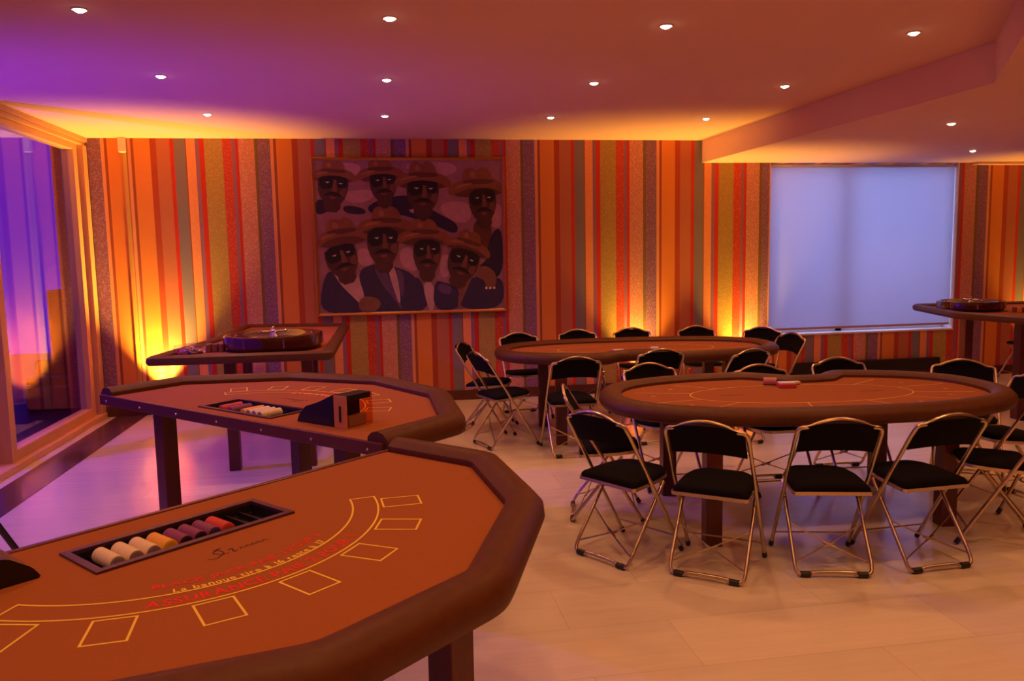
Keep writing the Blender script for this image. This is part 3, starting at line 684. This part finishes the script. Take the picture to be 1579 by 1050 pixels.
# things on the poker tables
def disc_roll(loc, rz, r, ln, m1, name, label, cat):
    bm = bmesh.new(); prof = [(0, 0)]
    for k in range(8): prof += [(r-.001, k*ln/8), (r, k*ln/8+.001), (r, (k+1)*ln/8-.001)]
    lathe(bm, prof+[(0, ln)], seg=20)
    rot = Matrix.Rotation(radians(90), 4, 'Y')
    for v in bm.verts: v.co = rot @ v.co
    o = obj(name, bm, m1, None, True, (loc[0], loc[1], loc[2]+r)); o.rotation_euler = (0, 0, rz); return tag(o, label, cat)
disc_roll((2.56, 5.06, .7555), radians(-25), .026, .085, M['pinkchips'], 'chip_roll', 'pink roll of chips lying at the dealer notch of the nearer poker table', 'poker chips')
def card_box(loc, rz, label):
    t = thing('card_box', label, 'playing cards', loc, rz)
    obj('box', bx(-.055, .055, -.042, .042, 0, .026, bev=.003), M['cardred'], t); obj('cards', bx(-.050, .050, -.037, .037, .026, .034), M['lavender'], t)
card_box((2.66, 4.93, .7565), radians(-10), 'red box with pale playing cards on the nearer poker table')
tag(obj('dealer_button', bx(-.03, .03, -.02, .02, 0, .022, bev=.009), M['chip_white'], None, True, (2.775, 5.02, .7565)), 'small ivory button behind the card box on the nearer poker table', 'dealer button')
card_box((2.12, 6.97, .7565), radians(5), 'red box of cards at the notch of the farther poker table, leftmost of three items')
tag(obj('dealer_button', bx(-.035, .035, -.02, .02, 0, .02, bev=.008), M['pinkchips'], None, True, (2.30, 6.98, .7565)), 'small pink block in the middle of three items on the farther poker table', 'dealer button')
disc_roll((2.44, 7.02, .7555), radians(0), .022, .07, M['lavender'], 'chip_roll', 'pale lavender roll of chips on the farther poker table', 'poker chips')

# ------------------------------------------------------------------ roulette tables
def wheel(loc, R, h, label):
    t = thing('roulette_wheel', label, 'roulette wheel', loc, .3)
    s = R/.39
    bm = bmesh.new(); lathe(bm, [(0, 0), (R*.80, 0), (R*.93, h*.10), (R, h*.30), (R, h*.86), (R*.985, h*.97), (R*.95, h), (R*.90, h*.98), (R*.82, h*.80), (R*.70, h*.62), (R*.66, h*.56), (0, h*.45)], seg=56)
    bo = obj('bowl', bm, M['wheelwood'], t, True)
    bm = bmesh.new(); lathe(bm, [(0, h*.78), (R*.18, h*.76), (R*.45, h*.66), (R*.63, h*.62), (R*.655, h*.60), (R*.655, h*.565), (0, h*.5)], seg=48); ro = obj('rotor', bm, mat('dark_rotor_wood', (.025, .006, .004), .45), t, True)
    bm = bmesh.new()
    for k in range(37):
        a = 2*pi*k/37; c = Vector((cos(a), sin(a), 0)); tube(bm, [c*R*.47+Vector((0, 0, h*.665)), c*R*.64+Vector((0, 0, h*.628))], .0022, seg=4)
    obj('pocket_frets', bm, M['brass'], ro)
    bm = bmesh.new(); lathe(bm, [(.0, h*.76), (.035*s, h*.77), (.022*s, h*.95), (.014*s, h*1.05), (.022*s, h*1.15), (.012*s, h*1.25), (.014*s, h*1.38), (0, h*1.45)], seg=20); obj('spindle', bm, M['chrome'], ro, True)
    bm = bmesh.new()
    for k in range(4):
        a = k*pi/2; c = Vector((cos(a), sin(a), 0)); tube(bm, [Vector((0, 0, h*1.1)), c*.09*s+Vector((0, 0, h*1.12))], .006*s, seg=8); bmesh.ops.create_uvsphere(bm, u_segments=10, v_segments=6, radius=.011*s, matrix=Matrix.Translation(c*.095*s+Vector((0, 0, h*1.12))))
    obj('turret_handles', bm, M['chrome'], ro, True)
    bm = bmesh.new()
    for k in range(8):
        a = 2*pi*k/8+.2; c = Vector((cos(a), sin(a), 0)); bmesh.ops.create_uvsphere(bm, u_segments=8, v_segments=6, radius=.008, matrix=Matrix.Translation(c*R*.83+Vector((0, 0, h*.83))))
    obj('deflectors', bm, M['chrome'], t, True)
    for k in range(8):
        bm = bmesh.new(); a = 2*pi*k/8; c = Vector((cos(a), sin(a), 0)); tube(bm, [c*(R+.002)+Vector((0, 0, h*.3)), c*(R+.002)+Vector((0, 0, h*.85))], .006, seg=6); obj('stud', bm, M['brass'], bo)
    return t
def roulette(label, poly, zt, legs):
    cx = sum(p[0] for p in poly)/len(poly); cy = sum(p[1] for p in poly)/len(poly)
    t = thing('roulette_table', label, 'roulette table', (cx, cy, 0)); P = [(x-cx, y-cy) for x, y in poly]
    P2 = smooth2d(P, 1); ins = []
    # round corners only slightly
    ins = []
    n = len(P)
    for i in range(n):
        a, p, c = Vector(P[i-1]), Vector(P[i]), Vector(P[(i+1) % n]); r = .10
        for k in range(6):
            s = k/5; v = p+(a-p).normalized()*r*(1-s)**2+(c-p).normalized()*r*s**2; ins.append((v.x, v.y))
    rl = offset(ins, -.05)
    bm = bmesh.new(); sweep(bm, rl, [(-.05, zt-.002), (-.045, zt+.016), (-.02, zt+.028), (.015, zt+.030), (.045, zt+.014), (.05, zt-.015), (.035, zt-.04), (-.03, zt-.04)], True); obj('padded_rail', bm, M['leather'], t, True)
    bm = bmesh.new(); prism(bm, offset(ins, -.06), zt-.03, zt); obj('felt_top', bm, M['felt_red'], t)
    for lx, ly in legs: obj('leg', bx(lx-cx-.043, lx-cx+.043, ly-cy-.043, ly-cy+.043, 0, zt-.03, bev=.004), M['legwood'], t)
    return t
roulette('left roulette table standing at the striped wall below the painting', [(-1.72, 6.12), (-.35, 6.08), (-.32, 8.60), (-1.44, 8.86), (-1.50, 7.35)], .95, ((-1.18, 6.55), (-.59, 6.55), (-1.36, 8.5), (-.70, 8.5)))
wheel((-.85, 6.66, .952), .385, .125, 'dark polished roulette wheel on the left roulette table')
roulette('right roulette table standing before the window, cut by the frame', [(5.86, 8.14), (5.50, 6.99), (5.68, 6.2), (7.3, 6.2), (7.3, 8.0)], 1.0, ((5.70, 7.05), (6.02, 6.72), (7.0, 7.6), (7.0, 6.5)))
wheel((6.02, 7.40, 1.002), .315, .10, 'dark roulette wheel on the right roulette table')
def chip_stack(loc, n, m_, label, group, r=.020):
    bm = bmesh.new(); prof = [(0, 0)]
    for k in range(n): prof += [(r-.001, k*.0034), (r, k*.0034+.0006), (r, (k+1)*.0034-.0006)]
    lathe(bm, prof+[(0, n*.0034)], seg=18); o = obj('chip_stack', bm, m_, None, True, loc); tag(o, label, 'poker chips', group)
k = 0
nm = ['left', 'middle', 'right']
for j in range(2):
    for i in range(3):
        chip_stack((-1.335+.048*i, 6.55+.055*j, .9525), 18, M['chip_brown'], 'brown chip stack beside the left roulette wheel, %s of the %s row' % (nm[i], ['front', 'back'][j]), 'brown chip stacks by the left wheel', .022)
for j in range(2):
    for i in range(4):
        chip_stack((6.22+.045*i, 6.98+.06*j, 1.0025), 14, M['chip_brown'] if (i+j) % 2 else M['chip_yellow'], 'brown or tan chip stack beside the right roulette wheel', 'chip stacks by the right wheel', .022)
# bag with loose coloured chips
bg = thing('chip_bag', 'clear plastic bag of loose coloured chips on the left roulette table', 'bag', (-1.47, 6.52, .952), .1)
bm = bmesh.new(); bmesh.ops.create_icosphere(bm, subdivisions=4, radius=1)
for v in bm.verts:
    c = v.co; f = 1+.10*sin(7*c.x+3*c.y)+.07*sin(11*c.y+5*c.z)+.05*sin(17*c.x*c.z+4)
    v.co = Vector((c.x*.125*f, c.y*.10*f, max(.001, .034+c.z*.040*f)))
obj('plastic_film', bm, M['bag'], bg, True)
cols = ['lavender', 'pinkchips', 'chip_white', 'chip_red', 'lavender', 'lavender', 'chip_blue', 'chip_yellow']
bm = bmesh.new()
for k in range(70):
    a = random.uniform(0, 2*pi); rr = random.random()**.5; p = Vector((cos(a)*rr*.095, sin(a)*rr*.075, .006+random.random()*.050*(1-rr*rr)))
    mtx = Matrix.Translation(p) @ Matrix.Rotation(random.uniform(-.6, .6), 4, 'X') @ Matrix.Rotation(random.uniform(-.6, .6), 4, 'Y')
    r = bmesh.ops.create_cone(bm, cap_ends=True, segments=12, radius1=.017, radius2=.017, depth=.0035, matrix=mtx); mi = random.randrange(len(cols))
    for v in r['verts']:
        for f in v.link_faces: f.material_index = mi
o = obj('loose_chips', bm, [M[c] for c in cols], bg); o['kind'] = 'stuff'

# ------------------------------------------------------------------ folding chairs
def make_chair():
    t = thing('folding_chair', '', 'chair')
    # back frame: front feet, straight up and back, arched top
    top = [(-.212, .235, .012), (-.208, -.205, .690), (-.206, -.228, .722), (-.200, -.238, .742), (-.182, -.245, .753), (-.150, -.249, .757), (-.105, -.256, .777), (-.05, -.262, .792), (0, -.264, .797)]
    pts = top+[(-x, y, z) for x, y, z in top[-2::-1]]
    P = [Vector(pts[0])]+[q for q in catmull(pts[1:-1], 5)]+[Vector(pts[-1])]
    bm = bmesh.new(); tube(bm, P, .0105, seg=10); bf = obj('back_frame', bm, M['brass'], t, True)
    # rear legs: one U-shaped tube, raised a little between the feet
    rp = [(-.190, .10, .405), (-.193, -.17, .075), (-.188, -.200, .030), (-.160, -.208, .014), (-.115, -.208, .014), (-.100, -.207, .024), (0, -.206, .026)]
    rp = rp+[(-x, y, z) for x, y, z in rp[-2::-1]]; P = [Vector(rp[0])]+list(catmull(rp[1:-1], 4))+[Vector(rp[-1])]
    bm = bmesh.new(); tube(bm, P, .0098, seg=10); rf = obj('rear_leg_frame', bm, M['brass'], t, True)
    # seat
    def seatout(d=0, n=5):
        base = [(-.200, -.150), (-.190, -.165), (.190, -.165), (.200, -.150), (.196, .06), (.165, .165), (.11, .215), (-.11, .215), (-.165, .165), (-.196, .06)]
        q = []
        m_ = len(base)
        for i in range(m_):
            a, p, c = Vector(base[i-1]), Vector(base[i]), Vector(base[(i+1) % m_]); r = min(.045, (a-p).length*.35, (c-p).length*.35)
            for k in range(4):
                s = k/3; v = p+(a-p).normalized()*r*(1-s)**2+(c-p).normalized()*r*s**2; q.append((v.x, v.y))
        return offset(q, d)
    def slope(v): v.co.z += (v.co.y+.165)*.05
    bm = bmesh.new(); sweep(bm, seatout(-.004), [(-.004, .398), (-.004, .416), (.004, .416), (.004, .398)], True)
    for v in bm.verts: slope(v)
    obj('seat_rim', bm, M['brass'], t)
    bm = bmesh.new(); rings = []
    for d, z in ((.95, .400), (.965, .412), (.965, .428), (.92, .439), (.80, .445), (.5, .449), (.2, .450)):
        rings.append([bm.verts.new((x*d, .02+(y-.02)*d, z)) for x, y in seatout()])
    for a, b2 in zip(rings, rings[1:]):
        for i in range(len(a)): bm.faces.new((a[i], a[(i+1) % len(a)], b2[(i+1) % len(a)], b2[i]))
    bm.faces.new(rings[0][::-1]); bm.faces.new(rings[-1])
    for v in bm.verts: slope(v)
    obj('seat', bm, M['velvet'], t, True)
    # backrest pad, curved, following the arched tube
    bm = bmesh.new(); nx, nz = 16, 6; F_ = []; B_ = []
    for j in range(nz+1):
        fr, bk = [], []
        for i in range(nx+1):
            x = -.190+.380*i/nx; u = x/.19
            ztop = .782-.034*abs(u)**2.6 if abs(u) < .80 else .782-.034*.8**2.6-.05*(abs(u)-.8)
            zbot = .640-.030*u*u*(-1)-.012
            zbot = .622 + .000*u*u if False else .634-.020*(u*u)
            z = zbot+(ztop-zbot)*j/nz
            y = -.205+(.690-z)*.648 if z < .69 else -.205-(z-.69)*.55
            bow = -.030*(1-u*u)
            e = .007 if 0 < j < nz and 0 < i < nx else .003
            fr.append(bm.verts.new((x, y+bow+e, z))); bk.append(bm.verts.new((x, y+bow-e-.004, z)))
        F_.append(fr); B_.append(bk)
    for j in range(nz):
        for i in range(nx):
            bm.faces.new((F_[j][i], F_[j][i+1], F_[j+1][i+1], F_[j+1][i])); bm.faces.new((B_[j][i], B_[j+1][i], B_[j+1][i+1], B_[j][i+1]))
    for j in range(nz):
        for i in (0, nx): bm.faces.new((F_[j][i], F_[j+1][i], B_[j+1][i], B_[j][i]))
    for i in range(nx):
        for j in (0, nz): bm.faces.new((F_[j][i], B_[j][i], B_[j][i+1], F_[j][i+1]))
    obj('backrest', bm, M['velvet'], t, True)
    # thin crossed straps between the rear legs
    bm = bmesh.new()
    tube(bm, [(-.192, -.045, .225), (0, -.118, .135), (.193, -.180, .062)], .0040, seg=6); tube(bm, [(.192, -.045, .225), (0, -.112, .135), (-.193, -.180, .062)], .0040, seg=6)
    tube(bm, [(-.030, -.106, .145), (.030, -.122, .124)], .0075, seg=6); tube(bm, [(.030, -.106, .145), (-.030, -.122, .124)], .0062, seg=6)
    obj('cross_brace', bm, M['brass'], t, True)
    bm = bmesh.new(); tube(bm, [(-.211, .180, .097), (.211, .180, .097)], .0045, seg=8); obj('front_crossbar', bm, M['brass'], t, True)
    bm = bmesh.new(); tube(bm, [(-.212, .022, .340), (-.188, .030, .330)], .006, seg=6); tube(bm, [(.212, .022, .340), (.188, .030, .330)], .006, seg=6); obj('pivot_bolts', bm, M['brass'], t, True)
    for s in (-1, 1):
        bm = bmesh.new(); d = Vector((0, .44, -.678)).normalized(); p = Vector((s*.212, .235, .012)); tube(bm, [p-d*.030, p-d*.004, p+d*.004], [.0125, .0145, .0135], seg=10)
        for v in bm.verts: v.co.z = max(v.co.z, .0)
        obj('rubber_foot', bm, M['rubber'], bf, True)
        bm = bmesh.new(); tube(bm, [(s*.168, -.207, .0155), (s*.118, -.208, .0155)], .0152, seg=10); obj('rubber_foot', bm, M['rubber'], rf, True)
    return t
CH0 = make_chair(); chused = [False]
G1, G2 = 'folding chairs around the nearer poker table', 'folding chairs around the farther poker table'
def chair(bx_, by_, fx, fy, label, group):
    """(bx_,by_): where the top of the backrest stands over the floor; (fx,fy): facing direction"""
    l = hypot(fx, fy); fx /= l; fy /= l
    t = CH0 if not chused[0] else copy_tree(CH0); chused[0] = True
    t.scale = (1, 1, 1.05); t.location = (bx_+fx*.262, by_+fy*.262, 0); t.rotation_euler = (0, 0, atan2(-fx, fy)); tag(t, label, 'chair', group)
    return t
chair(1.56, 3.69, .60, .80, 'folding chair facing away, at the front left of the nearer poker table', G1)
chair(2.232, 3.585, .24, .97, 'folding chair facing straight away, at the front middle of the nearer poker table', G1)
chair(2.83, 3.55, -.05, 1, 'folding chair angled leftwards at the front right of the nearer poker table', G1)
chair(1.09, 4.06, .84, .54, 'folding chair at the left front curve of the nearer poker table, turned rightwards', G1)
chair(1.13, 4.93, .96, -.24, 'folding chair at the left end of the nearer poker table, seen behind another one', G1)
chair(1.965, 5.72, .10, -1, 'folding chair behind the nearer poker table, leftmost on its far side', G1)
chair(2.70, 5.42, -.02, -1, 'folding chair tucked in at the dealer notch of the nearer poker table', G1)
chair(3.43, 5.60, -.08, -1, 'folding chair behind the nearer poker table, just right of the dealer notch', G1)
chair(4.22, 5.24, -.55, -.9, 'folding chair behind the right end of the nearer poker table', G1)
chair(3.70, 3.88, -.88, .45, 'folding chair at the right end of the nearer poker table, nearest the camera', G1)
chair(4.25, 4.55, -.99, -.05, 'folding chair cut by the right photo edge, behind the frontmost chair there', G1)
chair(1.42, 8.30, .12, -1, 'folding chair at the wall, leftmost on the far side of the farther poker table', G2)
chair(2.09, 8.42, .02, -1, 'folding chair at the wall, second from left behind the farther poker table', G2)
chair(2.70, 8.42, .0, -1, 'folding chair at the wall before the uplight, behind the farther poker table', G2)
chair(3.42, 8.36, -.05, -1, 'folding chair at the wall, fourth from left behind the farther poker table', G2)
chair(4.05, 8.02, -.75, -.75, 'folding chair at the far right curve of the farther poker table', G2)
chair(4.03, 7.35, -1, -.18, 'folding chair seen sideways at the right end of the farther poker table', G2)
chair(1.545, 6.23, .02, 1, 'folding chair facing away, at the front left of the farther poker table', G2)
chair(2.36, 6.50, -.02, 1, 'folding chair in the middle of the front side of the farther poker table', G2)
chair(3.08, 6.28, -.30, 1, 'folding chair at the front right of the farther poker table, turned leftwards', G2)
chair(.75, 7.64, .91, -.41, 'folding chair at the left end of the farther poker table, nearer the wall', G2)
chair(.79, 6.81, .93, .32, 'folding chair at the left front of the farther poker table, before another one', G2)
# one more chair far right by the wall, mostly outside the frame
chair(8.05, 8.55, -1, .1, 'dark folding chair at the far right photo edge near the striped wall', 'chairs by the right wall')

# tripod stand behind the nearest blackjack table (only one leg is in view)
st = thing('tripod_stand', 'black tripod stand, one leg showing at the left edge behind the nearest blackjack table', 'stand', (-1.705, 3.574, 0))
bm = bmesh.new(); tube(bm, [(0, 0, .45), (0, 0, 1.30)], .016, seg=10); obj('pole', bm, M['black'], st, True)
for a in (51.5, 171.5, 291.5):
    bm = bmesh.new(); c = Vector((cos(radians(a)), sin(radians(a)), 0)); tube(bm, [Vector((0, 0, .75)), c*.378+Vector((0, 0, .012))], .014, seg=8); obj('leg', bm, M['black'], st, True)

# ------------------------------------------------------------------ coloured lamps outside the frame; the flood and the amber one are added
fl = thing('added_blue_flood', 'added unseen floodlight giving blue light down through the left window', 'floodlight', (-4.1, 6.2, 0))  # added lamp, turns the floor by the left window more violet
bm = bmesh.new(); tube(bm, [(-.02, 0, -.02), (-.02, 0, 2.75)], .02, seg=8); obj('pole', bm, M['black'], fl, True)
obj('head', bx(-.07, .05, -.12, .12, 2.72, 2.90, bev=.01), M['black'], fl); obj('lens', bx(.051, .055, -.10, .10, 2.74, 2.88), M['bluelens'], fl)
lamp('added_flood_beam', 'SPOT', (-4.02, 6.2, 2.80), (.22, .04, 1.0), 620, (-1.7, 6.2, .0), spot_size=radians(95), spot_blend=.8, shadow_soft_size=.08)
uplight(-4.3, 5.6, .20, 'black projector on the patio giving blue light through the left window', 0, 700, BLUE_COL, 'blue_projector', 'bluelens', (-2.0, 6.5, 3.0), 66)
uplight(1.2, -1.6, .34, 'added unseen floor projector giving red amber fill light behind the camera', 0, 105, (1, .16, .03), 'added_amber_fill', 'uplens', (2.2, 2.5, 3.0), 140)  # added fill lamp behind the camera, reddens the ceiling
